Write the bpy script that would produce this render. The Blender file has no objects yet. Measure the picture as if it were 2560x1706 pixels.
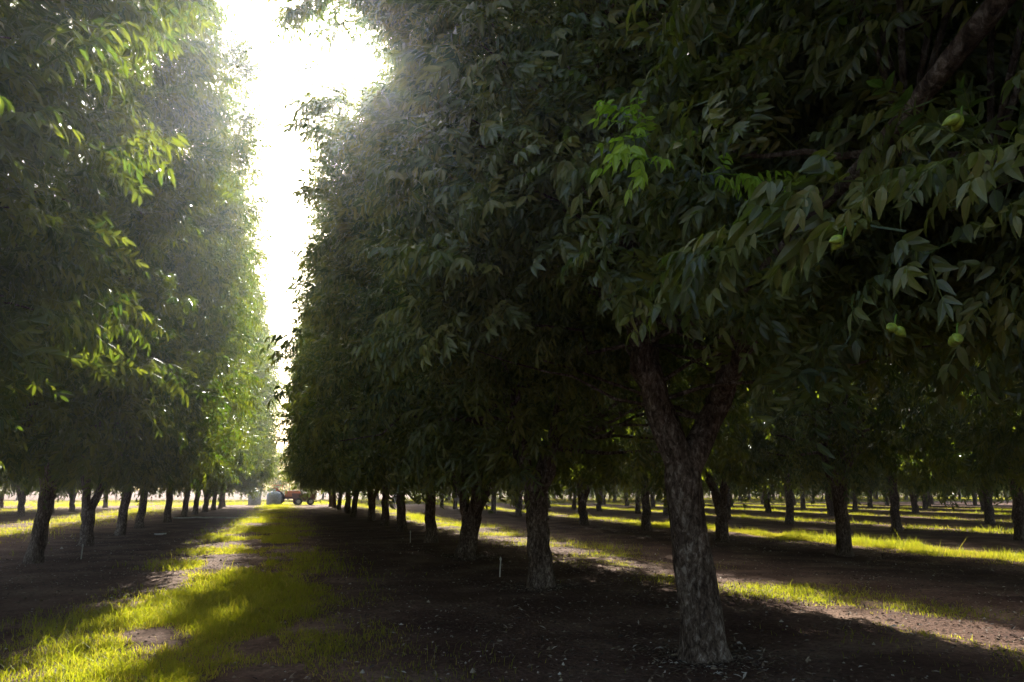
import bpy, math, random
import numpy as np
from mathutils import Vector
R = math.radians
C = bpy.context.scene.collection
S = bpy.context.scene
rng = np.random.default_rng(7)
random.seed(7)

# ------------------------------------------------------------------ camera, sky, sun, exposure
cam = bpy.data.cameras.new('camera'); co = bpy.data.objects.new('camera', cam); C.objects.link(co)
co.location = (0, 0, 1.6); co.rotation_euler = (R(90 + 11.03), 0, R(-16.3))
cam.lens = 26.77; cam.sensor_width = 36; cam.clip_start = 0.05; cam.clip_end = 3000
S.camera = co
SUN_EL, SUN_AZ = 30.4, 4.75                      # azimuth from +Y (the rows) towards +X
W = bpy.data.worlds.new('World'); S.world = W; W.use_nodes = True
wt = W.node_tree; bg = wt.nodes['Background']
sky = wt.nodes.new('ShaderNodeTexSky'); sky.sky_type = 'NISHITA'; sky.sun_disc = False
sky.sun_elevation = R(SUN_EL); sky.sun_rotation = R(SUN_AZ); sky.dust_density = 4.0; sky.air_density = 1.2
wt.links.new(sky.outputs[0], bg.inputs[0]); bg.inputs[1].default_value = 0.10
sl = bpy.data.lights.new('sun', 'SUN'); sl.energy = 5.0; sl.angle = R(0.5); sl.color = (1.0, 0.93, 0.80)
so = bpy.data.objects.new('sun', sl); C.objects.link(so)
so.rotation_euler = (R(90 - SUN_EL), 0, R(180 - SUN_AZ))
S.view_settings.view_transform = 'Standard'; S.view_settings.look = 'None'
S.view_settings.exposure = 1.75; S.view_settings.gamma = 1.0
S.render.engine = 'CYCLES'
cy = S.cycles
cy.use_denoising = True
cy.max_bounces = 4; cy.diffuse_bounces = 2; cy.glossy_bounces = 2; cy.transmission_bounces = 2
cy.transparent_max_bounces = 4; cy.volume_bounces = 0
cy.use_adaptive_sampling = True; cy.adaptive_threshold = 0.015
cy.sample_clamp_indirect = 4.0

# ------------------------------------------------------------------ helpers
def mesh_np(name, V, T, mat, attr=None, smooth=False, matidx=None):
    """V (n,3) floats, T (m,3) triangles"""
    me = bpy.data.meshes.new(name)
    V = np.ascontiguousarray(V, dtype=np.float32); T = np.ascontiguousarray(T, dtype=np.int32)
    me.vertices.add(len(V)); me.vertices.foreach_set('co', V.ravel())
    me.loops.add(len(T) * 3); me.loops.foreach_set('vertex_index', T.ravel())
    me.polygons.add(len(T)); me.polygons.foreach_set('loop_start', np.arange(0, len(T) * 3, 3, dtype=np.int32))
    if attr is not None:
        a = me.attributes.new('lf', 'FLOAT_VECTOR', 'POINT')
        a.data.foreach_set('vector', np.ascontiguousarray(attr, dtype=np.float32).ravel())
    for m in (mat if isinstance(mat, (list, tuple)) else [mat]): me.materials.append(m)
    if matidx is not None: me.polygons.foreach_set('material_index', np.ascontiguousarray(matidx, dtype=np.int32))
    me.polygons.foreach_set('use_smooth', np.full(len(T), smooth))
    me.update(calc_edges=True)
    return me

def obj(name, me, parent=None, label=None, cat=None, group=None, kind=None, loc=(0, 0, 0), rz=0.0):
    o = bpy.data.objects.new(name, me); C.objects.link(o)
    o.location = loc; o.rotation_euler = (0, 0, rz)
    if parent: o.parent = parent
    if label: o['label'] = label
    if cat: o['category'] = cat
    if group: o['group'] = group
    if kind: o['kind'] = kind
    return o

class MB:
    """collects triangles"""
    def __init__(s): s.V = []; s.T = []; s.A = []; s.n = 0
    def add(s, V, T, A=None):
        V = np.asarray(V, float); T = np.asarray(T, int)
        s.V.append(V); s.T.append(T + s.n); s.n += len(V)
        s.A.append(np.zeros((len(V), 3)) if A is None else A)
    def mesh(s, name, mat, smooth=False):
        return mesh_np(name, np.concatenate(s.V), np.concatenate(s.T), mat, np.concatenate(s.A), smooth)

def tube(mb, pts, rad, n=8, bump=0.0, seed=0, cap=True, flute=0.0):
    pts = np.asarray(pts, float); rad = np.asarray(rad, float); m = len(pts)
    tan = np.gradient(pts, axis=0); tan /= np.linalg.norm(tan, axis=1)[:, None] + 1e-9
    ref = np.array([1.0, 0.13, 0.0]) if abs(tan[0][2]) > .6 else np.array([0.1, 0.05, 1.0])
    th = np.linspace(0, 2 * np.pi, n, endpoint=False)
    rr = np.random.default_rng(seed)
    ph = rr.uniform(0, 6.28, 6)
    V = []
    for i in range(m):
        u = np.cross(tan[i], ref); u /= np.linalg.norm(u); v = np.cross(tan[i], u)
        k = i * .35
        r = rad[i] * (1 + bump * (np.sin(3 * th + ph[0] + k) * .4 + np.sin(5 * th + ph[1] - k * .8) * .3 + np.sin(2 * th + ph[2] + k * 1.7) * .5
                                  + rr.normal(0, .35, n)) + flute * max(0, 1 - i / 5) * np.maximum(0, np.sin(5 * th + ph[3])))
        V.append(pts[i] + np.outer(np.cos(th) * r, u) + np.outer(np.sin(th) * r, v))
    V = np.concatenate(V); T = []
    for i in range(m - 1):
        for j in range(n):
            a, b = i * n + j, i * n + (j + 1) % n
            T += [(a, b, b + n), (a, b + n, a + n)]
    if cap:
        c = len(V); V = np.vstack([V, pts[-1:] + tan[-1:] * rad[-1]])
        T += [((m - 1) * n + j, (m - 1) * n + (j + 1) % n, c) for j in range(n)]
        c = len(V); V = np.vstack([V, pts[:1]]); T += [((j + 1) % n, j, c) for j in range(n)]
    mb.add(V, T)

def curve(p0, p1, sag=0.0, n=7, wob=0.0, rr=None):
    p0 = np.asarray(p0, float); p1 = np.asarray(p1, float); t = np.linspace(0, 1, n)[:, None]
    P = p0 + (p1 - p0) * t; P[:, 2] += (sag * 4 * t * (1 - t))[:, 0]
    if wob: P[1:-1] += (rr or rng).normal(0, wob, (n - 2, 3))
    return P

def box(mb, c, s, rz=0.0, bev=0.0):
    x, y, z = np.array(s) / 2
    b = min(bev, x * .9, y * .9, z * .9)
    # chamfered box: outline in plan with cut corners, two inset rings
    def ring(ix, zz):
        X, Y = x - ix, y - ix; k = b if b else 0.0001
        return [(X, Y - k, zz), (X - k, Y, zz), (-X + k, Y, zz), (-X, Y - k, zz), (-X, -Y + k, zz), (-X + k, -Y, zz), (X - k, -Y, zz), (X, -Y + k, zz)]
    V = ring(b, -z) + ring(0, -z + b) + ring(0, z - b) + ring(b, z)
    T = []
    for r in range(3):
        for j in range(8):
            a, q = r * 8 + j, r * 8 + (j + 1) % 8
            T += [(a, q, q + 8), (a, q + 8, a + 8)]
    T += [(24, 24 + j, 24 + j + 1) for j in range(1, 7)] + [(0, j + 1, j) for j in range(1, 7)]
    V = np.array(V, float); cz, sz = math.cos(rz), math.sin(rz)
    V = V @ np.array([[cz, sz, 0], [-sz, cz, 0], [0, 0, 1]]) + np.array(c, float)
    mb.add(V, T)

def disc(mb, c, r, w, axis='x', n=24):
    """a wheel-like drum with rounded shoulder, axis along x or y"""
    c = np.array(c, float); prof = [(-w / 2, r * .55), (-w / 2, r * .93), (-w * .35, r), (w * .35, r), (w / 2, r * .93), (w / 2, r * .55)]
    V = []; T = []
    th = np.linspace(0, 2 * np.pi, n, endpoint=False)
    for (a, rr_) in prof:
        for t in th: V.append((a, rr_ * math.cos(t), rr_ * math.sin(t)))
    for i in range(len(prof) - 1):
        for j in range(n):
            a, b = i * n + j, i * n + (j + 1) % n; T += [(a, b, b + n), (a, b + n, a + n)]
    k = len(V); V += [(-w * .3, 0, 0), (w * .3, 0, 0)]
    for j in range(n):
        T += [(j, k, (j + 1) % n), ((len(prof) - 1) * n + j, (len(prof) - 1) * n + (j + 1) % n, k + 1)]
    V = np.array(V)
    if axis == 'y': V = V[:, [1, 0, 2]]
    mb.add(V + c, T)

# value noise on a plane (numpy)
_G = np.random.default_rng(3).uniform(0, 1, (256, 256))
def vnoise(x, y):
    xi = np.floor(x).astype(int); yi = np.floor(y).astype(int); fx = x - xi; fy = y - yi
    fx = fx * fx * (3 - 2 * fx); fy = fy * fy * (3 - 2 * fy)
    g = lambda a, b: _G[a % 256, b % 256]
    return (g(xi, yi) * (1 - fx) + g(xi + 1, yi) * fx) * (1 - fy) + (g(xi, yi + 1) * (1 - fx) + g(xi + 1, yi + 1) * fx) * fy
def fbm(x, y, o=4):
    s = 0; a = .5
    for i in range(o): s = s + a * vnoise(x * 2 ** i + 17.3 * i, y * 2 ** i + 5.1 * i); a *= .5
    return s
def gz(x, y):
    x = np.asarray(x, float); y = np.asarray(y, float)
    return (fbm(x * .5 + 40, y * .5 + 40, 3) - .44) * .10 + (fbm(x * 2.6, y * 2.6, 3) - .44) * .05

# ------------------------------------------------------------------ materials
def new_mat(name):
    m = bpy.data.materials.new(name); m.use_nodes = True
    return m, m.node_tree, m.node_tree.nodes['Principled BSDF'], m.node_tree.nodes['Material Output']
def N(t, typ, **kw):
    n = t.nodes.new(typ)
    for k, v in kw.items():
        if k.startswith('i_'): n.inputs[int(k[2:])].default_value = v
        else: setattr(n, k, v)
    return n
def ramp(t, src, stops):
    r = t.nodes.new('ShaderNodeValToRGB'); e = r.color_ramp.elements
    while len(e) < len(stops): e.new(.5)
    for i, (p, c) in enumerate(stops): e[i].position = p; e[i].color = (*c, 1)
    t.links.new(src, r.inputs[0]); return r

def leaf_mat(name, cols, trans, tmix=.42, rough=.42, vein=(.13, .17, .05)):
    m, t, p, out = new_mat(name)
    a = N(t, 'ShaderNodeAttribute', attribute_name='lf'); sx = N(t, 'ShaderNodeSeparateXYZ'); t.links.new(a.outputs['Vector'], sx.inputs[0])
    k = len(cols); rp = ramp(t, sx.outputs[2], [(i / max(1, k - 1), c) for i, c in enumerate(cols)])
    ab = N(t, 'ShaderNodeMath', operation='ABSOLUTE'); t.links.new(sx.outputs[0], ab.inputs[0])
    mr = N(t, 'ShaderNodeMapRange'); mr.inputs[1].default_value = .04; mr.inputs[2].default_value = .14; mr.inputs[3].default_value = .75; mr.inputs[4].default_value = 0
    t.links.new(ab.outputs[0], mr.inputs[0])
    mx = N(t, 'ShaderNodeMix', data_type='RGBA'); t.links.new(mr.outputs[0], mx.inputs[0]); t.links.new(rp.outputs[0], mx.inputs[6]); mx.inputs[7].default_value = (*vein, 1)
    t.links.new(mx.outputs[2], p.inputs['Base Color']); p.inputs['Roughness'].default_value = rough
    tr = N(t, 'ShaderNodeBsdfTranslucent')
    tk = ramp(t, sx.outputs[2], [(0, trans[0]), (1, trans[1])]); t.links.new(tk.outputs[0], tr.inputs[0])
    ms = N(t, 'ShaderNodeMixShader'); ms.inputs[0].default_value = tmix
    t.links.new(p.outputs[0], ms.inputs[1]); t.links.new(tr.outputs[0], ms.inputs[2]); t.links.new(ms.outputs[0], out.inputs[0])
    return m
leafM = leaf_mat('pecan_leaf', [(.045, .058, .038), (.075, .088, .045), (.10, .115, .050), (.15, .15, .045), (.17, .155, .05)], [(.15, .29, .015), (.46, .54, .03)], tmix=.28, rough=.36)
brightM = leaf_mat('bright_leaf', [(.20, .36, .03), (.34, .48, .05)], [(.35, .62, .03), (.45, .7, .04)], tmix=.5)  # brighter, more saturated green than the main leaf material
grassM = leaf_mat('grass_blade', [(.028, .05, .010), (.05, .068, .014), (.16, .13, .06)], [(.42, .47, .012), (.70, .56, .06)], tmix=.52, rough=.6, vein=(.08, .11, .02))

def bark_mat():
    m, t, p, out = new_mat('bark')
    tc = N(t, 'ShaderNodeTexCoord'); mp = N(t, 'ShaderNodeMapping'); mp.inputs['Scale'].default_value = (11, 11, 5.5)
    t.links.new(tc.outputs['Object'], mp.inputs[0])
    no = N(t, 'ShaderNodeTexNoise'); no.inputs['Scale'].default_value = 2.2; no.inputs['Detail'].default_value = 8; no.inputs['Roughness'].default_value = .7
    no.inputs['Distortion'].default_value = .6
    vo = N(t, 'ShaderNodeTexVoronoi', feature='DISTANCE_TO_EDGE'); vo.inputs['Scale'].default_value = 2.1
    wv = N(t, 'ShaderNodeMix', data_type='VECTOR'); wv.inputs[0].default_value = .55
    t.links.new(mp.outputs[0], no.inputs['Vector']); t.links.new(mp.outputs[0], wv.inputs[4]); t.links.new(no.outputs['Color'], wv.inputs[5]); t.links.new(wv.outputs[1], vo.inputs['Vector'])
    n2 = N(t, 'ShaderNodeTexNoise'); n2.inputs['Scale'].default_value = .35; n2.inputs['Detail'].default_value = 4; t.links.new(mp.outputs[0], n2.inputs['Vector'])
    rp = ramp(t, no.outputs['Fac'], [(.34, (.035, .026, .020)), (.45, (.12, .09, .070)), (.54, (.21, .17, .14)), (.63, (.40, .36, .32))])
    r2 = ramp(t, vo.outputs['Distance'], [(0, (.45, .42, .4)), (.06, (1, 1, 1))])
    r3 = ramp(t, n2.outputs['Fac'], [(.35, (.62, .55, .5)), (.65, (1.15, 1.1, 1.05))])
    mu = N(t, 'ShaderNodeMix', data_type='RGBA', blend_type='MULTIPLY'); mu.inputs[0].default_value = .8
    mu2 = N(t, 'ShaderNodeMix', data_type='RGBA', blend_type='MULTIPLY'); mu2.inputs[0].default_value = 1
    t.links.new(rp.outputs[0], mu.inputs[6]); t.links.new(r2.outputs[0], mu.inputs[7])
    t.links.new(mu.outputs[2], mu2.inputs[6]); t.links.new(r3.outputs[0], mu2.inputs[7])
    t.links.new(mu2.outputs[2], p.inputs['Base Color']); p.inputs['Roughness'].default_value = .9; p.inputs['Specular IOR Level'].default_value = .2
    ad = N(t, 'ShaderNodeMath', operation='ADD'); t.links.new(no.outputs['Fac'], ad.inputs[0]); 
    mm = N(t, 'ShaderNodeMath', operation='MULTIPLY'); mm.inputs[1].default_value = 1.2
    cl = N(t, 'ShaderNodeMath', operation='MINIMUM'); cl.inputs[1].default_value = .25; t.links.new(vo.outputs['Distance'], cl.inputs[0])
    t.links.new(cl.outputs[0], mm.inputs[0]); t.links.new(mm.outputs[0], ad.inputs[1])
    bu = N(t, 'ShaderNodeBump'); bu.inputs['Strength'].default_value = 1; bu.inputs['Distance'].default_value = .035
    t.links.new(ad.outputs[0], bu.inputs['Height']); t.links.new(bu.outputs[0], p.inputs['Normal'])
    return m
barkM = bark_mat()

def soil_mat():
    m, t, p, out = new_mat('orchard_soil')
    g = N(t, 'ShaderNodeNewGeometry')
    a = N(t, 'ShaderNodeTexNoise'); a.inputs['Scale'].default_value = .8; a.inputs['Detail'].default_value = 6
    b = N(t, 'ShaderNodeTexNoise'); b.inputs['Scale'].default_value = 14; b.inputs['Detail'].default_value = 8; b.inputs['Roughness'].default_value = .7
    v = N(t, 'ShaderNodeTexVoronoi'); v.inputs['Scale'].default_value = 22
    for n in (a, b, v): t.links.new(g.outputs['Position'], n.inputs['Vector'])
    r1 = ramp(t, a.outputs['Fac'], [(.3, (.080, .040, .030)), (.5, (.135, .076, .054)), (.7, (.24, .155, .11))])
    r2 = ramp(t, b.outputs['Fac'], [(.3, (.45, .42, .4)), (.55, (1, 1, 1)), (.75, (1.35, 1.3, 1.25))])
    mu = N(t, 'ShaderNodeMix', data_type='RGBA', blend_type='MULTIPLY'); mu.inputs[0].default_value = 1
    t.links.new(r1.outputs[0], mu.inputs[6]); t.links.new(r2.outputs[0], mu.inputs[7])
    t.links.new(mu.outputs[2], p.inputs['Base Color']); p.inputs['Roughness'].default_value = .95; p.inputs['Specular IOR Level'].default_value = .15
    ad = N(t, 'ShaderNodeMath', operation='MULTIPLY_ADD'); ad.inputs[1].default_value = .5; t.links.new(v.outputs['Distance'], ad.inputs[0]); t.links.new(b.outputs['Fac'], ad.inputs[2])
    bu = N(t, 'ShaderNodeBump'); bu.inputs['Strength'].default_value = .9; bu.inputs['Distance'].default_value = .05
    t.links.new(ad.outputs[0], bu.inputs['Height']); t.links.new(bu.outputs[0], p.inputs['Normal'])
    return m
soilM = soil_mat()
def plain(name, col, rough=.5, metal=0.0, var=.25, sc=6):
    m, t, p, out = new_mat(name)
    tc = N(t, 'ShaderNodeTexCoord'); no = N(t, 'ShaderNodeTexNoise'); no.inputs['Scale'].default_value = sc; no.inputs['Detail'].default_value = 6
    t.links.new(tc.outputs['Object'], no.inputs['Vector'])
    c = np.array(col); rp = ramp(t, no.outputs['Fac'], [(.3, tuple(c * (1 - var))), (.7, tuple(np.minimum(1, c * (1 + var))))])
    t.links.new(rp.outputs[0], p.inputs['Base Color']); p.inputs['Roughness'].default_value = rough; p.inputs['Metallic'].default_value = metal
    bu = N(t, 'ShaderNodeBump'); bu.inputs['Strength'].default_value = .2; bu.inputs['Distance'].default_value = .01
    t.links.new(no.outputs['Fac'], bu.inputs['Height']); t.links.new(bu.outputs[0], p.inputs['Normal'])
    return m
nutM = plain('green_husk', (.22, .28, .03), .4, var=.45, sc=90)
litterM = None

# ------------------------------------------------------------------ the ground: one sheet, finer near the camera
def axis(lo, hi, near, step):
    a = list(np.arange(-near, near + 1e-6, step)); x = near; s = step
    while x < hi: s *= 1.35; x += s; a.append(min(x, hi))
    x = -near; s = step
    while x > lo: s *= 1.35; x -= s; a.insert(0, max(x, lo))
    return np.array(sorted(set(np.round(a, 4))))
gx = axis(-1400, 1400, 22, .12); gy = axis(-1400, 1400, 22, .12)
X, Y = np.meshgrid(gx, gy + 14)
far = np.clip((np.hypot(X, Y) - 40) / 60, 0, 1)
Z = gz(X, Y) * (1 - far)
nx, ny = len(gx), len(gy)
idx = np.arange(nx * ny).reshape(ny, nx)
q = np.stack([idx[:-1, :-1], idx[:-1, 1:], idx[1:, 1:], idx[1:, :-1]], -1).reshape(-1, 4)
T = np.concatenate([q[:, [0, 1, 2]], q[:, [0, 2, 3]]])
obj('ground', mesh_np('ground', np.stack([X, Y, Z], -1).reshape(-1, 3), T, soilM, smooth=True), kind='structure',
    label='bare brown orchard soil under the trees')

# ------------------------------------------------------------------ leaves
def leaflet(res):
    if res == 'hi':
        ts = [0, .18, .42, .7, 1]; w = [0, .8, 1, .66, 0]
        V = []; A = []
        for t_, w_ in zip(ts, w): V.append((t_, 0, -.22 * t_ * t_ - .0)); A.append((0, t_))
        for s_ in (1, -1):
            for t_, w_ in list(zip(ts, w))[1:4]: V.append((t_ - .03, s_ * w_ * .175, -.22 * t_ * t_ + .05 * w_)); A.append((s_, t_))
        T = []
        for k, o in ((0, 5), (1, 8)):
            f = [(0, 1, o), (1, 2, o + 1), (1, o + 1, o), (2, 3, o + 2), (2, o + 2, o + 1), (3, 4, o + 2)]
            T += f if k == 0 else [(a, c, b) for a, b, c in f]
    elif res == 'mid':
        V = [(0, 0, 0), (.5, 0, -.06), (1, 0, -.22), (.25, .14, .02), (.68, .12, -.06), (.25, -.14, .02), (.68, -.12, -.06)]
        A = [(0, 0), (0, .5), (0, 1), (1, .3), (1, .7), (-1, .3), (-1, .7)]
        T = [(0, 1, 3), (3, 1, 4), (4, 1, 2), (0, 5, 1), (5, 6, 1), (6, 2, 1)]
    else:
        V = [(0, 0, 0), (1, 0, -.15), (.42, .16, .02), (.42, -.16, .02)]; A = [(0, 0), (0, 1), (1, .4), (-1, .4)]
        T = [(0, 1, 2), (0, 3, 1)]
    return np.array(V, float), np.array(T), np.array(A, float)

def frame(d, up=(0, 0, 1), roll=0.0):
    d = np.asarray(d, float); d = d / np.linalg.norm(d); up = np.asarray(up, float)
    y = np.cross(up, d); n = np.linalg.norm(y)
    y = np.array([0, 1, 0]) if n < 1e-3 else y / n
    z = np.cross(d, y)
    if roll: y, z = y * math.cos(roll) + z * math.sin(roll), -y * math.sin(roll) + z * math.cos(roll)
    return np.stack([d, y, z])            # rows: local axes; v_world = v_local @ M

def sprig(res, seed, nleaf=8, pairs=4, L=.5, lsc=1.0, rach=True):
    """a twig along +X with compound pinnate leaves"""
    rr = np.random.default_rng(seed); lv, lt, la = leaflet(res); mb = MB()
    tw = np.array([(L * t, 0, -.06 * t * t) for t in np.linspace(0, 1, 4)])
    if rach: tube(mb, tw, np.array([.006, .005, .004, .003]) * lsc, 3, cap=False)
    tw[:, 1] += .0
    for i in range(nleaf):
        t = .15 + .85 * (i + .5) / nleaf; base = np.array([L * t, 0, -.06 * t * t])
        phi = i * 2.4 + rr.uniform(-.5, .5); sp = R(rr.uniform(35, 75)) if i < nleaf - 2 else R(rr.uniform(5, 30))
        d = np.array([math.cos(sp), math.sin(sp) * math.cos(phi), math.sin(sp) * math.sin(phi) * .7 + .12])
        RL = rr.uniform(.24, .38) * lsc; droop = rr.uniform(.35, .9)
        ss = np.linspace(0, 1, 6); M = frame(d)
        P = base + np.outer(ss * RL, M[0]) + np.outer(-droop * ss ** 2 * RL * .55, [0, 0, 1])
        def at_(s): return np.array([np.interp(s, ss, P[:, k]) for k in range(3)])
        rnd = rr.uniform(0, 1)
        if rach:
            wv = np.array([0, 0, .0016 * lsc]); vv = []; tt = []
            sw = M[1] * .0018 * lsc
            for p_ in P: vv += [p_ + sw, p_ - sw]
            for k in range(5): tt += [(2 * k, 2 * k + 1, 2 * k + 3), (2 * k, 2 * k + 3, 2 * k + 2)]
            mb.add(vv, tt, np.tile([0, .5, .9], (len(vv), 1)))
        items = [(s_, sd) for s_ in np.linspace(.22, .93, pairs) for sd in (1, -1)] + [(1.0, 0)]
        for (s_, sd) in items:
            tg = at_(min(1, s_ + .02)) - at_(s_ - .06); fr = frame(tg)
            ang = R(rr.uniform(28, 78)) * sd
            dd = fr[0] * math.cos(ang) + fr[1] * math.sin(ang) + np.array([0, 0, -rr.uniform(.25, 1.25)])
            ln = rr.uniform(.09, .165) * lsc * (.65 + .45 * math.sin(math.pi * min(s_, .8) ** .9)) * (1 if sd else 1.1)
            F = frame(dd, fr[2] + rr.normal(0, .6, 3))
            mb.add((lv * ln) @ F + at_(s_), lt, np.column_stack([la, np.full(len(la), np.clip(rnd * .8 + rr.uniform(0, .2), 0, 1))]))
    return np.concatenate(mb.V), np.concatenate(mb.T), np.concatenate(mb.A)

SPR = {'hi': [sprig('hi', 100 + i) for i in range(7)],
       'mid': [sprig('mid', 200 + i) for i in range(6)],
       'lo': [sprig('lo', 300 + i, rach=False) for i in range(5)],
       'far': [sprig('lo', 400 + i, nleaf=7, pairs=3, L=.9, lsc=1.9, rach=False) for i in range(4)]}

def foliage(name, P, D, res, sc, seed, mat=None, roll=.6, tint=None):
    """P,D (n,3): sprig positions and directions; res: a key or an array of keys per sprig"""
    rr = np.random.default_rng(seed); VV = []; TT = []; AA = []; n0 = 0
    res = np.array([res] * len(P)) if isinstance(res, str) else res
    D = D / np.linalg.norm(D, axis=1)[:, None]
    pick = rr.integers(0, 1000, len(P)); rl = rr.normal(0, roll, len(P)); s = sc * rr.uniform(.85, 1.15, len(P))
    Yv = np.cross([0, 0, 1.0], D); nn = np.linalg.norm(Yv, axis=1); Yv[nn < 1e-3] = [0, 1, 0]; Yv /= np.linalg.norm(Yv, axis=1)[:, None]
    Zv = np.cross(D, Yv)
    Y2 = Yv * np.cos(rl)[:, None] + Zv * np.sin(rl)[:, None]; Z2 = -Yv * np.sin(rl)[:, None] + Zv * np.cos(rl)[:, None]
    M = np.stack([D, Y2, Z2], 1) * s[:, None, None]
    tn = rr.normal(0, .12, len(P)) if tint is None else tint
    for key in set(res.tolist()):
        L = SPR[key]
        for j, (v, t, a) in enumerate(L):
            ii = np.nonzero((res == key) & (pick % len(L) == j))[0]
            if not len(ii): continue
            V = np.einsum('vi,kij->kvj', v, M[ii]) + P[ii][:, None, :]
            A = np.repeat(a[None], len(ii), 0); A[:, :, 2] = np.clip(A[:, :, 2] + tn[ii][:, None], 0, 1)
            TT.append((t[None] + (np.arange(len(ii)) * len(v))[:, None, None] + n0).reshape(-1, 3))
            VV.append(V.reshape(-1, 3)); AA.append(A.reshape(-1, 3)); n0 += len(ii) * len(v)
    return mesh_np(name, np.concatenate(VV), np.concatenate(TT), mat or leafM, np.concatenate(AA))

SUN = np.array([math.sin(R(SUN_AZ)) * math.cos(R(SUN_EL)), math.cos(R(SUN_AZ)) * math.cos(R(SUN_EL)), math.sin(R(SUN_EL))])
ZT = np.array([1.9, 2.4, 3.2, 4.5, 7, 9.5, 11.5, 13.0, 14.2])
WT = np.array([.45, .85, 1.0, 1.0, 1.0, .98, .94, .80, .30])
def crown_points(n, rx, ry, seed, top=1.0, zmin=2.1, ztop=14.0, open_=0.45):
    rr = np.random.default_rng(seed); ph = rr.uniform(0, 6.28, 8)
    m = int(n * 1.0)
    z = rr.uniform(zmin, ztop, m); th = rr.uniform(0, 2 * np.pi, m); u = rr.uniform(0, 1, m) ** .33
    lump = 1 + .10 * np.sin(2 * th + ph[0] + z * .7) + .06 * np.sin(5 * th + ph[1] - z * 1.3) + .05 * np.sin(3 * th + 2.3 * z + ph[2]) + .04 * np.sin(9 * th + ph[3] + 4 * z)
    w = np.interp(z, ZT * ztop / 14.2, WT) * lump
    c, s = np.cos(th), np.sin(th); k = (np.abs(c) ** 2.7 + np.abs(s) ** 2.7) ** (-1 / 2.7)
    x = c * k * w * u * (rx - .45); y = s * k * w * u * (ry - .45)
    P = np.column_stack([x, y, z])
    # layered gaps: drop sprigs in noise hollows so light pokes through
    g = np.sin(x * 1.9 + ph[4]) * np.sin(y * 1.7 + ph[5]) * np.sin(z * 1.5 + ph[6])
    keep = (g > -open_) | (rr.uniform(0, 1, m) < .35)
    P = P[keep]; u = u[keep]
    # single sprays that stand out beyond the hedge face
    ne = int(n * .07); ze = rr.uniform(3, ztop - .5, ne); te = rr.uniform(0, 2 * np.pi, ne); ce, se = np.cos(te), np.sin(te)
    ke = (np.abs(ce) ** 2.7 + np.abs(se) ** 2.7) ** (-1 / 2.7) * np.interp(ze, ZT * ztop / 14.2, WT) * rr.uniform(1.0, 1.13, ne)
    P = np.vstack([P, np.column_stack([ce * ke * (rx - .35), se * ke * (ry - .35), ze])]); u = np.append(u, np.ones(ne))
    D = np.column_stack([P[:, 0], P[:, 1], np.zeros(len(P))]); D /= np.linalg.norm(D, axis=1)[:, None] + .2
    D[:, 2] = np.interp(P[:, 2], [2.2, 4, 10, 14], [-.35, .0, .35, 1.0])
    D += rr.normal(0, .42, D.shape)
    return P, D, u

def trunk_mesh(name, seed, kind, rx, ry, ztop=13.0, branch=36, hero=False):
    rr = np.random.default_rng(seed); mb = MB()
    if kind == 'low':   fork, spread, r0 = .95, 1.0, .235
    elif kind == 'mid': fork, spread, r0 = 1.5, .75, .20
    else:               fork, spread, r0 = 2.2, .55, .19
    lx, ly = rr.uniform(-.18, .18, 2)
    n = 9
    t = np.linspace(0, 1, n); P = np.column_stack([lx * t, ly * t, -.15 + (fork + .15) * t]); P[1:-1, :2] += rr.normal(0, .02, (n - 2, 2))
    rad = r0 * np.interp(t, [0, .08, .25, .8, 1], [1.45, 1.2, 1.0, .92, 1.08])
    tube(mb, P, rad, 18, .035, seed, flute=.18)
    top = P[-1]; ends = []
    nl = 3 if kind == 'low' else 4
    a0 = rr.uniform(0, 6.28)
    for i in range(nl):
        a = a0 + i * 6.283 / nl + rr.uniform(-.4, .4); rs = spread * rr.uniform(.8, 1.2)
        p1 = top + [math.cos(a) * rs * .55, math.sin(a) * rs * .55, rr.uniform(1.0, 1.5)]
        p2 = p1 + [math.cos(a) * rs * 1.1, math.sin(a) * rs * 1.0, rr.uniform(2.4, 3.2)]
        p3 = p2 + [math.cos(a) * rs * .5, math.sin(a) * rs * .5, rr.uniform(3.0, 5.0)]
        K = np.array([top - [0, 0, .2], p1, p2, p3]); tt = np.linspace(0, 3, 13)
        Q = np.column_stack([np.interp(tt, range(4), K[:, k]) for k in range(3)])
        Q[1:-1] = (Q[:-2] + Q[1:-1] * 2 + Q[2:]) / 4; Q[2:-1] += rr.normal(0, .05, (10, 3))
        rl = r0 * np.interp(tt, [0, 1, 2, 3], [.66, .5, .32, .10]) * rr.uniform(.85, 1.1)
        tube(mb, Q, rl, 11, .04, seed + i); ends.append((Q, rl))
    for i in range(branch):
        Q, rl = ends[rr.integers(0, nl)]; k = rr.integers(3, 12); st = Q[k]
        a = rr.uniform(0, 6.28); z = st[2] + rr.uniform(-.3, 1.2); ln = rr.uniform(.6, .93)
        en = np.array([math.cos(a) * rx * ln, math.sin(a) * ry * ln, max(2.2, z)])
        r1 = min(rl[k] * .6, .05)
        tube(mb, curve(st, en, rr.uniform(-.1, .4), 7, .06, rr), np.linspace(r1, .008, 7), 5, 0, i, cap=False)
    me = mb.mesh(name, barkM, True)
    return me

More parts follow.
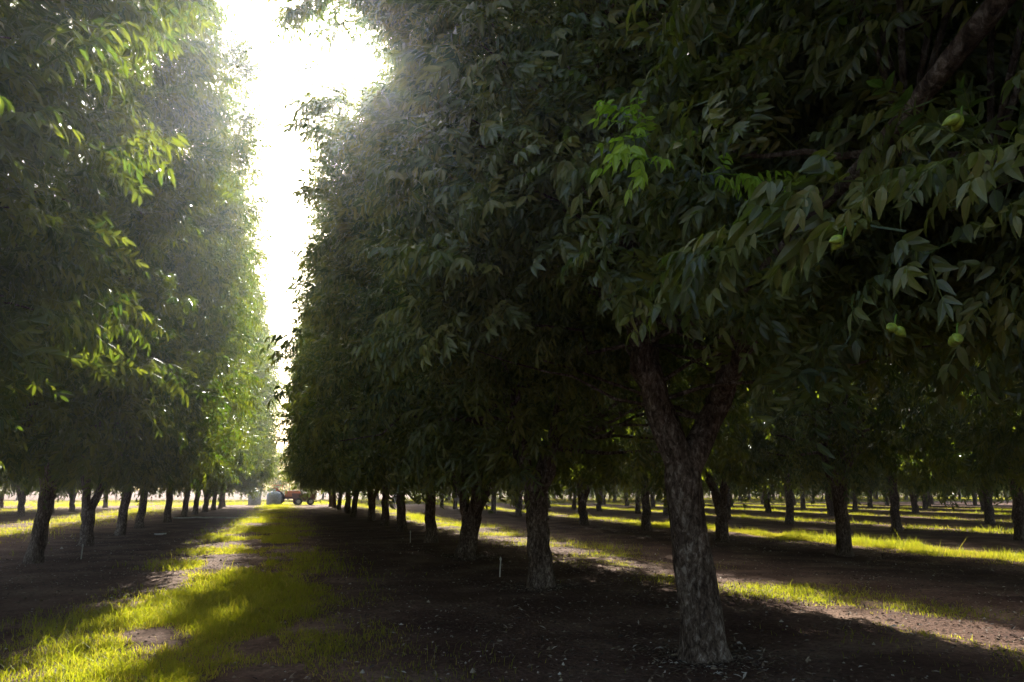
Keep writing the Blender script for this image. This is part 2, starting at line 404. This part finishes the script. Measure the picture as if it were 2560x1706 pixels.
RX, RY = 3.8, 3.3
variants = []
for i, (kd, res, nsp, sd) in enumerate([('mid', 'mid', 1700, 11), ('low', 'mid', 1700, 22), ('high', 'lo', 1700, 33), ('mid', 'lo', 1700, 44), ('high', 'lo', 1700, 55)]):
    P, D, u = crown_points(nsp, RX, RY, sd)
    variants.append((trunk_mesh('trunk', sd, kd, RX, RY), foliage('crown', P, D, res, 1.12, sd)))
far_variants = []
for i, (kd, sd) in enumerate([('mid', 66), ('high', 77), ('low', 88)]):
    P, D, u = crown_points(520, RX, RY, sd)
    far_variants.append((trunk_mesh('trunk', sd, kd, RX, RY, branch=10), foliage('crown', P, D, 'far', 1.1, sd)))

GROUP = 'pecan trees planted in straight orchard rows'
def tree(x, y, tm, label, rz=0.0, sc=(1, 1, 1), cdx=0.0, group=GROUP):
    e = bpy.data.objects.new('pecan_tree', None); C.objects.link(e)
    e.location = (x, y, float(gz(x, y)) if math.hypot(x, y) < 40 else 0); e.rotation_euler = (0, 0, rz); e.scale = sc
    e['label'] = label; e['category'] = 'tree'; e['group'] = group
    t_ = bpy.data.objects.new('trunk', tm[0]); C.objects.link(t_); t_.parent = e
    c_ = bpy.data.objects.new('crown', tm[1]); C.objects.link(c_); c_.parent = e
    c_.location.x = cdx if abs(rz) < 1.5 else -cdx
    return e

ORD = ['nearest', 'second', 'third', 'fourth', 'fifth', 'sixth', 'seventh', 'eighth', 'ninth', 'tenth', 'eleventh', 'twelfth', 'thirteenth', 'fourteenth', 'fifteenth']
# ------------------------------------------------------------------ the two near trees with full leaves
def near_tree(x, y, trunkmb, P, D, label, seed, cam_keep=1.9, lsc=.92):
    """P,D in world coordinates"""
    z0 = float(gz(x, y)); e = bpy.data.objects.new('pecan_tree', None); C.objects.link(e); e.location = (x, y, z0)
    e['label'] = label; e['category'] = 'tree'; e['group'] = GROUP
    d = np.linalg.norm(P - [0, 0, 1.6], axis=1); ok = d > cam_keep; P = P[ok]; D = D[ok]; d = d[ok]
    res = np.where(d < 6.5, 'hi', np.where(d < 9, 'mid', 'lo'))
    sc = np.full(len(P), 1.0)
    if trunkmb: obj('trunk', trunkmb.mesh('trunk', barkM, True), e)
    me = foliage('crown', P - [x, y, z0], D, res, lsc, seed)
    obj('crown', me, e)
    return e, z0

# first tree of the right row: leaning trunk with its fork
x1, y1 = 4.0, 7.0
mb = MB()
tt = np.linspace(0, 1, 34)
K = np.array([(.02, 0, -.2), (-.01, 0, .05), (-.03, 0, .5), (-.09, 0, .95), (-.125, 0, 1.3), (-.16, 0, 1.7), (-.16, 0, 2.0)])
Q = np.column_stack([np.interp(tt, np.linspace(0, 1, 7), K[:, k]) for k in range(3)])
rad = np.interp(Q[:, 2], [-.2, .0, .12, .4, 1.0, 1.4, 1.8, 2.0], [.33, .265, .225, .208, .19, .175, .182, .15])
tube(mb, Q, rad, 40, .030, 5, flute=.14)
rr = np.random.default_rng(12); LE = []
for (pts, r) in [([(-.17, 0, 1.85), (-.42, 0, 2.45), (-.68, -.1, 3.1), (-.9, -.4, 4.6), (-1.3, -.3, 6.5), (-1.4, 0, 9)], [.16, .13, .115, .09, .06, .03]),
                 ([(-.13, 0, 1.8), (.16, .02, 2.25), (.46, .05, 2.75), (.8, .3, 4.2), (1.1, .9, 6.5), (1.2, 1.2, 9.5)], [.16, .125, .11, .09, .06, .03]),
                 ([(.25, .03, 2.5), (.2, -.9, 3.1), (-.2, -2.0, 3.6), (-.34, -2.85, 3.9), (-.55, -3.9, 4.4)], [.09, .075, .065, .06, .04]),
                 ([(-.17, .05, 2.0), (-.1, .7, 2.9), (0, 1.2, 4.5), (-.2, 1.6, 7), (-.3, 1.8, 10)], [.12, .10, .08, .06, .03])]:
    pts = np.array(pts, float); s = np.linspace(0, len(pts) - 1, 20)
    q_ = np.column_stack([np.interp(s, range(len(pts)), pts[:, k]) for k in range(3)]); q_[1:-1] = (q_[:-2] + 2 * q_[1:-1] + q_[2:]) / 4; q_[2:-1] += rr.normal(0, .02, (17, 3))
    tube(mb, q_, np.interp(s, range(len(pts)), r), 14, .04, 9); LE.append(q_)
P1, D1, u1 = crown_points(5800, 3.5, 3.5, 301, zmin=2.95, ztop=13.5)
P1[:, 0] += x1 - .1; P1[:, 1] += y1 - .1
edge = np.interp(P1[:, 2], [2.2, 3, 4.5, 6.0, 7.5, 9, 12], [1.1, .75, .75, .95, .55, .35, .6])
q1 = P1 - [0, 0, 1.6]
keep = (P1[:, 0] > edge + .25) & (P1[:, 0] < 6.9) & (np.linalg.norm(q1 - np.outer(q1 @ SUN, SUN), axis=1) > .75)
P1, D1, u1 = P1[keep], D1[keep], u1[keep]
# a spreading upper bough reaches out over the alley
ne = 70; Pn = np.column_stack([rr.uniform(-.05, 1.6, ne), rr.uniform(8.0, 9.3, ne), rr.uniform(7.35, 8.4, ne)]); Dn = np.column_stack([rr.uniform(-1.2, -.3, ne), rr.normal(0, .5, ne), rr.normal(-.1, .3, ne)])
P1 = np.vstack([P1, Pn]); D1 = np.vstack([D1, Dn])
bi = rr.choice(len(P1), 150, replace=False)
for b in bi:
    en = P1[b] - [x1, y1, 0]; q_ = LE[rr.integers(0, 4)]; k = int(np.argmin(np.linalg.norm(q_[4:] - (en * [.35, .35, 1] - [0, 0, .5]), axis=1))) + 4
    tube(mb, curve(q_[k], en, rr.uniform(-.1, .35), 8, .05, rr), np.linspace(.024, .005, 8), 5, 0, 3, cap=False)
t1, z1 = near_tree(x1, y1, mb, P1, D1, 'nearest pecan tree with mottled grey leaning trunk forking beside the camera', 31, 1.9, .80)

# the next tree towards the camera: its trunk is out of view on the right, its low boughs hang into the picture
x0, y0 = 4.5, 1.2
mb = MB(); z0 = 0
tube(mb, curve((0, 0, -.2), (.1, .05, 2.1), 0, 14, .02), np.linspace(.27, .2, 14), 24, .03, 8, flute=.1)
L0 = []
for (pts, r) in [([(.1, .05, 2.0), (-.5, .25, 3.5), (-1.2, .5, 4.1), (-2.0, .78, 3.42), (-1.85, 1.75, 3.2), (-1.95, 2.6, 2.75)], [.13, .09, .058, .048, .038, .014]),
                 ([(.1, .05, 2.0), (.3, -.6, 3.2), (.5, -.9, 5), (.6, -1.0, 8)], [.14, .11, .09, .03]),
                 ([(.1, .05, 2.0), (.5, .6, 3.5), (.8, 1.1, 6), (.8, 1.2, 9)], [.14, .11, .09, .03]),
                 ([(.1, .05, 2.0), (-.6, 1.1, 2.9), (-1.4, 1.7, 3.3), (-2.2, 2.2, 3.4)], [.07, .05, .028, .010])]:
    pts = np.array(pts, float); s = np.linspace(0, len(pts) - 1, 18)
    q_ = np.column_stack([np.interp(s, range(len(pts)), pts[:, k]) for k in range(3)]); q_[1:-1] = (q_[:-2] + 2 * q_[1:-1] + q_[2:]) / 4; q_[2:-1] += rr.normal(0, .015, (15, 3))
    tube(mb, q_, np.interp(s, range(len(pts)), r), 14, .05, 9); L0.append(q_)
P0, D0, u0 = crown_points(5600, 3.15, 3.3, 411, zmin=2.35, ztop=13.0)
P0[:, 0] += x0; P0[:, 1] += y0
# the bough stands clear of the leaves on its alley side
def clear_of(P, a, b, rad):
    a = np.array(a, float); b = np.array(b, float); t_ = np.clip(((P - a) @ (b - a)) / ((b - a) @ (b - a)), 0, 1)
    return np.linalg.norm(P - (a + t_[:, None] * (b - a)), axis=1) > rad
ok = clear_of(P0, (1.9, 1.5, 3.1), (2.4, 1.95, 3.4), .42) & clear_of(P0, (2.0, 2.3, 2.9), (2.6, 2.9, 3.2), .3)
P0, D0 = P0[ok], D0[ok]
bi = rr.choice(len(P0), 60, replace=False)
for b in bi:
    en = P0[b] - [x0, y0, 0]; q_ = L0[rr.integers(0, 4)]; k = int(np.argmin(np.linalg.norm(q_[4:] - (en * [.35, .35, 1] - [0, 0, .5]), axis=1))) + 4
    if np.linalg.norm(P0[b] - [0, 0, 1.6]) < 3.4: continue
    tube(mb, curve(q_[k], en, rr.uniform(-.1, .3), 8, .05, rr), np.linspace(.02, .004, 8), 5, 0, 3, cap=False)
t0, z0 = near_tree(x0, y0, mb, P0, D0, 'pecan boughs with green nuts hanging in from the right edge, trunk out of view', 41, 2.7, .72)

def nut_cluster(parent, pz, loc, n, seed):
    rr = np.random.default_rng(seed); mb = MB(); base = np.array(loc)
    tube(mb, curve(base + [.04, .03, .045], base, .006, 5), [.0028] * 5, 5, cap=False)
    cl = obj('nut_cluster', mb.mesh('nut_stalk', brightM, True), parent)
    cl.location = (0, 0, 0)
    for i in range(n):
        a = rr.uniform(0, 6.28) + i * 6.28 / n; d = np.array([math.cos(a), math.sin(a), -.55 + rr.uniform(-.3, .3)]); d /= np.linalg.norm(d)
        m2 = MB(); s = np.linspace(0, 1, 11); L = rr.uniform(.046, .054)
        prof = np.array([.15, .55, .82, .96, 1, .97, .88, .74, .55, .3, .05]) * .0145
        tube(m2, base + np.outer(s * L, d), prof, 16, .05, i, flute=0)
        obj('nut', m2.mesh('nut', nutM, True), cl)
for k, (loc, n) in enumerate([((1.50, 1.74, 2.31), 2), ((1.66, 1.45, 2.57), 2), ((1.70, 1.58, 2.0), 3), ((1.66, 1.75, 2.06), 2)]):
    nut_cluster(t0, z0, np.array(loc) - [x0, y0, z0], n, 60 + k)

# brighter green leaves at the tip of the nearest bough
rr = np.random.default_rng(5)
Pf = np.array([(1.56, 3.0, 3.15), (1.53, 2.95, 3.06), (1.74, 2.86, 3.0)]) - [x1, y1, z1]
Df = np.array([(-.6, -.3, .4), (-.5, -.5, -.1), (.6, -.5, -.1)])
obj('bright_leaves', foliage('bright_leaves', Pf, Df, 'hi', .55, 3, brightM), t1, label='bright green leaf spray standing out from the dark crown')

# ------------------------------------------------------------------ all other trees of the rows
# second and third tree on the right have an open gap high in the crown where the sun comes through
gap_variants = []
for i, (yy, kd, sd) in enumerate([(12.6, 'mid', 71), (18.4, 'low', 72)]):
    P, D, u = crown_points(1700, RX, RY, sd)
    q1 = P + [4.2, yy, 0] - [0, 0, 1.6]; ok = np.linalg.norm(q1 - np.outer(q1 @ SUN, SUN), axis=1) > .85
    ok &= P[:, 0] < 2.9
    P, D = P[ok], D[ok]
    gap_variants.append((trunk_mesh('trunk', sd, kd, RX, RY), foliage('crown', P, D, 'mid', 1.1, sd)))
rv = np.random.default_rng(99)
rows = [('right', 4.3, 12.6, 0.0), ('left', -5.5, 7.9, 0.0),
        ('r2', 13.6, 4.7, -.5), ('r3', 23.0, 8.2, -.5), ('r4', 32.3, 17.8, -.3), ('r5', 41.6, 26, 0), ('r6', 51, 35, 0), ('r7', 60.3, 44, 0), ('r8', 69.6, 53, 0),
        ('l2', -15.4, 30.8, 0.0), ('l3', -24.2, 50, 0.0), ('l4', -33.5, 66, 0)]
RN = {'r2': 'second row right of the alley', 'r3': 'third row right of the alley', 'r4': 'fourth row right of the alley', 'l2': 'second row left of the alley'}
for rn, rx_, ys, cdx in rows:
    k = 0; y = ys
    while y < 79:
        x = rx_ + rv.normal(0, .18); yy = y + rv.normal(0, .2)
        d = math.hypot(x, yy)
        rz = math.pi * rv.integers(0, 2) + rv.normal(0, .08)
        vi = rv.integers(0, 5)
        lbl = None
        if rn == 'right':
            vi = [0, 1, 4, 3, 2, 1, 0, 3, 4, 1, 2, 0][k % 12]
            lbl = ['dark pecan tree with straight trunk just behind the nearest tree',
                   'pecan tree splitting low into wide dark limbs, third along the right side of the alley'][k] if k < 2 else \
                  f'{ORD[k+1]} pecan tree back along the right side of the grassy alley'
        elif rn == 'left':
            vi = [1, 0, 3, 1, 0, 4, 2, 3, 0, 1, 4, 2, 3][k % 13]
            if k == 0: lbl = 'pecan crown with hanging leaves at the left edge, trunk out of view'
            elif k == 1: lbl = 'tall pecan crown with sunlit sprays leaning over the alley from the left, trunk cut off'
            elif k == 2: lbl = 'dark pecan tree whose trunk stands nearest on the left side of the alley'
            else: lbl = f'dark pecan tree, {ORD[k-2]} trunk back on the left side of the alley'
        elif rn in RN and d < 48 and k < 12:
            lbl = f'shadowed pecan tree, {ORD[k]} trunk of the {RN[rn]}'
        tm = variants[vi] if d < 36 or (abs(rx_) < 7 and d < 60) else far_variants[int(rv.integers(0, 3))]
        xs = 1; s = rv.uniform(.95, 1.04); sz = rv.uniform(.94, 1.08); cx_ = cdx
        if rn == 'right' and k < 2: rz = 0; x = 4.2; yy = (12.6, 18.4)[k]; s = sz = 1; tm = gap_variants[k]
        if rn == 'right' and k > 1: xs = .86; cx_ = -.75
        if rn[0] in 'rl' and rn[1].isdigit(): xs = .83
        if rn == 'left': cx_ = [-.1, 0, 1.25, 1.3, 1.15, 1.0, .95, .95][min(k, 7)]; xs = .81 if k > 1 else 1
        if lbl is None: lbl = 'distant dark pecan tree deep in the shaded orchard rows'
        g = GROUP if lbl[0:7] != 'distant' else 'distant pecan trees deep in the orchard'
        tree(x, yy, tm, lbl, rz, (s * xs, s, sz), cx_, g)
        y += 5.8; k += 1
# a further block of the orchard beyond the cross track
for rx_ in np.arange(13.6, 112, 9.35):
    for y in np.arange(94, 118, 5.8):
        if rx_ > y * 1.25: continue
        tree(rx_ + rv.normal(0, .2), y + rv.normal(0, .2), far_variants[int(rv.integers(0, 3))], 'distant dark pecan tree deep in the shaded orchard rows',
             math.pi * rv.integers(0, 2), (1, 1, rv.uniform(.9, 1.05)), 0, 'distant pecan trees deep in the orchard')

# hazy trees closing the alley beyond the machinery
fm = far_variants
for i, (x, y, s) in enumerate([(-9, 118, .62), (-3.5, 121, .55), (.5, 119, .5), (5.5, 122, .7), (-16, 124, .8), (-26, 130, .8), (-40, 138, .85), (-52, 140, .8)]):
    t_ = tree(x, y, fm[i % 3], 'pale hazy tree standing beyond the end of the orchard', 0, (s * 1.2, s * 1.2, s), 0, 'hazy trees beyond the orchard')
    t_.name = 'background_tree'

# far wood closing the view on the right
rr = np.random.default_rng(8); n = 2600
P = np.column_stack([rr.uniform(9, 230, n), rr.uniform(124, 140, n), rr.uniform(.2, 11, n)]); D = rr.normal(0, 1, (n, 3))
obj('far_wood', foliage('far_wood', P, D, 'far', 2.4, 5), kind='stuff', label='dark wood closing the horizon beyond the orchard on the right')
# ------------------------------------------------------------------ grass and litter
def strip_x():  # centres (x) and half width of the grassed strips between the rows
    return [(-.85, 1.8, 1.0), (7.6, 1.5, .6), (16.6, 1.2, 1.3), (26, 1.7, 1.6), (35.5, 1.8, 1.6), (45, 2.0, 1.6), (54.5, 2.2, 1.6), (-10.3, 2.4, 1.5), (-19.8, 2.8, .9), (-29, 3, .9)]
def blades(n, ylo, yhi, hmean, wmean, strips, seed, seg=True, power=1.0, cover=.12):
    rr = np.random.default_rng(seed)
    si = rr.integers(0, len(strips), n); st = np.array(strips)[si]
    y = ylo + (yhi - ylo) * rr.uniform(0, 1, n) ** power
    x = st[:, 0] + rr.normal(0, .5, n) * st[:, 1]
    dens = fbm(x * .9 + 12, y * .55 + 33, 4)
    fine = .45 * vnoise(x * 5, y * 5) + .55 * vnoise(x * 13 + 5, y * 11) ** 1.3
    dd = np.clip((dens - .40) * 5 + cover, 0, 1) * (.15 + .85 * fine) * st[:, 2]
    if len(strips) == 1 and strips[0][0] < 0: dd = dd * np.clip((x + 3.1 + .5 * (dens - .45) * 4) / .9, 0, 1)
    keep = rr.uniform(0, 1, n) < dd
    x, y, dens, fine = x[keep], y[keep], dens[keep], fine[keep]; m = len(x)
    h = hmean * rr.lognormal(0, .38, m) * (.45 + 1.1 * np.clip((dens - .33) * 3, 0, 1)) * (.6 + .8 * fine)
    a = rr.uniform(0, 2 * np.pi, m); w = wmean * rr.uniform(.7, 1.3, m); ln = h * rr.uniform(.2, 1.0, m); b = rr.uniform(0, 2 * np.pi, m)
    z = np.where(np.hypot(x, y) < 60, gz(x, y), 0) - .01
    if ylo > 40: z = z * 0
    B = np.column_stack([x, y, z]); U = np.column_stack([np.cos(a), np.sin(a), 0 * a]) * w[:, None] / 2
    Ld = np.column_stack([np.cos(b), np.sin(b), 0 * b]) * ln[:, None]
    up = np.array([0, 0, 1.0])
    if seg:
        V = np.stack([B - U, B + U, B - U * .8 + Ld * .25 + up * (h * .6)[:, None], B + U * .8 + Ld * .25 + up * (h * .6)[:, None], B + Ld + up * h[:, None]], 1)
        T0 = np.array([(0, 1, 3), (0, 3, 2), (2, 3, 4)]); k = 5
    else:
        V = np.stack([B - U, B + U, B + Ld * .8 + up * h[:, None]], 1); T0 = np.array([(0, 1, 2)]); k = 3
    T = (T0[None] + (np.arange(m) * k)[:, None, None]).reshape(-1, 3)
    r = np.clip(rr.normal(.35, .3, m) + np.clip(.48 - dens, -.1, .2) * 2.5, 0, 1)
    A = np.stack([np.full((m, k), .5), np.full((m, k), .5), np.repeat(r[:, None], k, 1)], -1).reshape(-1, 3)
    return V.reshape(-1, 3), T, A
g = MB()
ST = strip_x()
g.add(*blades(260000, 2.0, 13, .048, .0075, ST[:1], 1, power=1.1, cover=-.12))
g.add(*blades(7000, 2.0, 15, .10, .0055, ST[:1], 11, power=1.1, cover=.0))
g.add(*blades(120000, 13, 34, .06, .014, ST[:1], 2, cover=.0))
g.add(*blades(60000, 34, 88, .09, .02, ST[:1], 3, seg=False, cover=.4))
g.add(*blades(160000, 84, 123, .12, .05, [(x_, 8, 1.5) for x_ in range(-30, 150, 12)], 13, seg=False, cover=.6))
g.add(*blades(130000, 3, 18, .035, .008, ST[1:2], 4, cover=.0))
g.add(*blades(60000, 18, 50, .08, .012, ST[1:2], 5, seg=False, cover=.4))
g.add(*blades(150000, 8, 34, .085, .012, ST[2:3], 6, seg=False, cover=.6))
g.add(*blades(220000, 14, 90, .085, .022, ST[3:], 7, seg=False, cover=.6))
g.add(*blades(60000, 34, 90, .08, .022, ST[1:3], 8, seg=False, cover=.5))
obj('grass', g.mesh('grass', grassM), kind='stuff', label='patchy short grass growing in strips between the tree rows')

m, t, p, out = new_mat('dry_litter')
a = N(t, 'ShaderNodeAttribute', attribute_name='lf'); sx = N(t, 'ShaderNodeSeparateXYZ'); t.links.new(a.outputs['Vector'], sx.inputs[0])
rp = ramp(t, sx.outputs[2], [(0, (.03, .02, .015)), (.5, (.12, .08, .05)), (.85, (.24, .18, .12)), (1, (.5, .46, .4))])
t.links.new(rp.outputs[0], p.inputs['Base Color']); p.inputs['Roughness'].default_value = .8
litterM = m
rr = np.random.default_rng(17); n = 70000
y = 2.5 + 30 * rr.uniform(0, 1, n) ** 1.7; x = rr.uniform(-8, 15, n); 
dn = fbm(x * .7 + 30, y * .5 + 60, 4); kp = rr.uniform(0, 1, n) < np.clip((dn - .33) * 4, .08, 1); x, y = x[kp], y[kp]; n = len(x)
for (bx, by) in [(4.0, 7.0), (4.2, 12.6), (4.2, 18.4)]:
    k_ = 900; a_ = rr.uniform(0, 6.28, k_); q_ = .24 + np.abs(rr.normal(0, .35, k_)); x = np.append(x, bx + np.cos(a_) * q_); y = np.append(y, by + np.sin(a_) * q_)
n = len(x)
L = np.array(leaflet('lo')[0]); lt = leaflet('lo')[1]
th = rr.uniform(0, 6.28, n); sc = rr.uniform(.025, .085, n)
ti = rr.normal(0, .35, (n, 2)); 
D = np.column_stack([np.cos(th), np.sin(th), ti[:, 0]]); Yv = np.column_stack([-np.sin(th), np.cos(th), ti[:, 1]]); Zv = np.cross(D, Yv)
M = np.stack([D, Yv, Zv], 1) * sc[:, None, None]
V = np.einsum('vi,kij->kvj', L, M) + np.column_stack([x, y, gz(x, y) + .008])[:, None, :]
T = (lt[None] + (np.arange(n) * 4)[:, None, None]).reshape(-1, 3)
A = np.repeat(np.column_stack([np.full(n, .5), np.full(n, .5), rr.uniform(0, 1, n) ** 1.3])[:, None, :], 4, 1).reshape(-1, 3)
obj('fallen_leaves', mesh_np('fallen_leaves', V.reshape(-1, 3), T, litterM, A), kind='stuff', label='dry fallen leaflets and husks scattered on the soil')
# clods and pebbles
n = 9000; y = 2.5 + 26 * rr.uniform(0, 1, n) ** 1.6; x = rr.uniform(-7, 14, n); s = rr.lognormal(-4.6, .5, n)
ico = np.array([(1, 0, 0), (0, 1, 0), (-1, 0, 0), (0, -1, 0), (0, 0, 1), (0, 0, -.6)], float); it = np.array([(0, 1, 4), (1, 2, 4), (2, 3, 4), (3, 0, 4), (1, 0, 5), (2, 1, 5), (3, 2, 5), (0, 3, 5)])
V = ico[None] * rr.uniform(.6, 1.3, (n, 6, 1)) * s[:, None, None] + np.column_stack([x, y, gz(x, y)])[:, None, :]
T = (it[None] + (np.arange(n) * 6)[:, None, None]).reshape(-1, 3)
A = np.repeat(np.column_stack([np.full(n, .5), np.full(n, .5), rr.uniform(.3, 1, n)])[:, None, :], 6, 1).reshape(-1, 3)
obj('pebbles', mesh_np('pebbles', V.reshape(-1, 3), T, litterM, A), kind='stuff', label='small clods and pebbles strewn over the soil')

# ------------------------------------------------------------------ small things
paleM = plain('weathered_plastic', (.55, .53, .48), .6)
def stake(x, y, h, lean, label):
    mb = MB(); z = float(gz(x, y))
    tube(mb, [(0, 0, -.08), (lean * .5, 0, h * .5), (lean, 0, h)], [.014, .014, .013], 8)
    e = obj('irrigation_riser', mb.mesh('riser', paleM, True), None, label, 'irrigation riser', 'irrigation risers', loc=(x, y, z))
    c = MB(); tube(c, [(lean, 0, h), (lean, 0, h + .02), (lean, 0, h + .05)], [.022, .024, .012], 8); obj('sprinkler_cap', c.mesh('cap', paleM, True), e)
stake(3.94, 14.3, .30, .02, 'pale thin riser sticking up behind the nearest forked trunk')
stake(3.83, 24.4, .30, 0, 'tiny pale riser farther back by the right row of trunks')
stake(-4.42, 20.2, .28, .01, 'pale thin riser on the shaded soil beside the left row')
mb = MB(); P_ = curve((-5.9, 47.2, .05), (-1.3, 45.9, .05), 0, 12, .02); tube(mb, P_, [.035] * 12, 8)
obj('irrigation_pipe', mb.mesh('pipe', paleM, True), label='thin pale pipe lying across the shaded left side of the alley', cat='pipe')
mb = MB(); box(mb, (0, 0, .02), (.28, .16, .05), .4, .01); box(mb, (.16, .07, .03), (.14, .1, .04), -.3, .01)
obj('scrap_paper', mb.mesh('scrap', plain('white_scrap', (.7, .68, .66), .7)), label='small white scrap lying on the soil by the left row', cat='litter', loc=(-4.2, 30.1, .03))

# ------------------------------------------------------------------ farm machinery at the end of the alley
redM = plain('red_paint', (.50, .05, .03), .4); orgM = plain('orange_paint', (.62, .16, .03), .45); tyreM = plain('tyre_rubber', (.03, .03, .03), .85)
rimM = plain('rim_paint', (.5, .5, .45), .5); darkredM = plain('rusty_red_steel', (.16, .05, .04), .6); glassM = plain('dark_glass', (.05, .06, .07), .1); greyM = plain('galvanised_steel', (.32, .36, .40), .45, .3)
def thing(name, label, cat, loc, rz=0.0, group=None):
    e = bpy.data.objects.new(name, None); C.objects.link(e); e.location = loc; e.rotation_euler = (0, 0, rz); e['label'] = label; e['category'] = cat
    if group: e['group'] = group
    return e
def wheel(par, c, r, w):
    a = MB(); disc(a, c, r, w, 'y'); o = obj('wheel', a.mesh('wheel', tyreM, True), par)
    b = MB(); disc(b, c, r * .55, w * 1.05, 'y'); obj('rim', b.mesh('rim', rimM, True), o)
# tractor: long axis across the alley (x)
tr = thing('tractor', 'red farm tractor with orange hood parked across the alley end', 'tractor', (-.1, 85, 0))
a = MB(); box(a, (.9, 0, 1.15), (1.6, .6, .6), 0, .08); obj('hood', a.mesh('hood', orgM), tr)
a = MB(); box(a, (0, 0, .8), (2.9, .45, .35), 0, .05); obj('chassis', a.mesh('chassis', darkredM), tr)
a = MB(); box(a, (-.6, 0, 1.2), (.9, 1.1, .3), 0, .06); box(a, (-.75, 0, 1.55), (.2, .6, .5), 0, .06); obj('seat', a.mesh('seat', redM), tr)
a = MB()
for sx_ in (-1.05, -.2):
    for sy in (-.5, .5): tube(a, [(sx_, sy, 1.1), (sx_ + .03, sy, 2.0)], [.03, .03], 6)
obj('roll_bar', a.mesh('roll_bar', redM, True), tr)
a = MB(); box(a, (-.62, 0, 2.04), (1.2, 1.25, .09), 0, .04); obj('canopy', a.mesh('canopy', orgM), tr)
a = MB(); tube(a, [(1.1, .2, 1.4), (1.1, .2, 2.0)], [.03, .03], 8); obj('exhaust_pipe', a.mesh('exhaust', tyreM, True), tr)
a = MB(); tube(a, [(-.9, -.75, 1.75), (-.3, -.75, 1.3), (.1, -.75, .35)], [.09, .09, .07], 8); obj('loader_arm', a.mesh('loader_arm', redM, True), tr)
for c, r, w in [((-.6, -.75, .72), .72, .4), ((-.6, .75, .72), .72, .4), ((1.35, -.6, .42), .42, .25), ((1.35, .6, .42), .42, .25)]: wheel(tr, c, r, w)
wg = thing('harvest_wagon', 'dark red steel wagon behind the tractor at the alley end', 'wagon', (2.0, 84.2, 0))
a = MB(); V = []
for (z, e_) in [(.45, .0), (1.2, .16)]:
    V += [(-1.15 - e_, -.6 - e_, z), (1.0 + e_, -.6 - e_, z), (1.0 + e_, .6 + e_, z), (-1.15 - e_, .6 + e_, z)]
for (z, e_) in [(1.2, .10), (.5, -.05)]:
    V += [(-1.15 - e_, -.6 - e_, z), (1.0 + e_, -.6 - e_, z), (1.0 + e_, .6 + e_, z), (-1.15 - e_, .6 + e_, z)]
T = []
for r_ in range(3):
    for j in range(4):
        u_, v_ = r_ * 4 + j, r_ * 4 + (j + 1) % 4; T += [(u_, v_, v_ + 4), (u_, v_ + 4, u_ + 4)]
T += [(0, 2, 1), (0, 3, 2), (12, 13, 14), (12, 14, 15)]
a.add(V, T); obj('hopper', a.mesh('hopper', darkredM), wg)
a = MB(); box(a, (0, 0, .38), (2.6, .12, .1), 0, .02); tube(a, [(-1.2, 0, .38), (-1.9, 0, .4)], [.04, .04], 6); obj('drawbar', a.mesh('drawbar', darkredM), wg)
for c in [(-.6, -.72, .36), (-.6, .72, .36), (.6, -.72, .36), (.6, .72, .36)]: wheel(wg, c, .36, .22)
def tank(x, y, r, h, label):
    e = thing('storage_tank', label, 'tank', (x, y, 0), 0, 'grey tanks at the alley end')
    a = MB(); z = [0, .04, h * .7, h * .86, h * .96, h]; rr_ = [r * .98, r, r, r * .82, r * .45, r * .2]
    tube(a, [(0, 0, q_) for q_ in z], rr_, 24); obj('shell', a.mesh('tank_shell', greyM, True), e)
    b = MB(); tube(b, [(0, 0, h - .02), (0, 0, h + .08)], [r * .22, r * .2], 16); obj('lid', b.mesh('tank_lid', greyM, True), e)
tank(-1.05, 84.0, .75, 1.45, 'grey round topped tank standing left of the red tractor')
tank(-3.0, 85.5, .65, 1.55, 'smaller grey tank standing at the left end of the machinery')

# ------------------------------------------------------------------ haze volume added to give the veil of sun glare
m = bpy.data.materials.new('haze'); m.use_nodes = True; t = m.node_tree; t.nodes.clear()
out = t.nodes.new('ShaderNodeOutputMaterial'); pv = t.nodes.new('ShaderNodeVolumePrincipled')
pv.inputs['Color'].default_value = (.76, .80, 1.0, 1); pv.inputs['Density'].default_value = .0009; pv.inputs['Anisotropy'].default_value = .82
t.links.new(pv.outputs[0], out.inputs['Volume'])
a = MB(); box(a, (30, 70, 8), (260, 240, 18.4), 0, 0)
hz = obj('haze', a.mesh('haze', m), kind='stuff', label='thin haze added to the orchard air for the veil of sun glare')
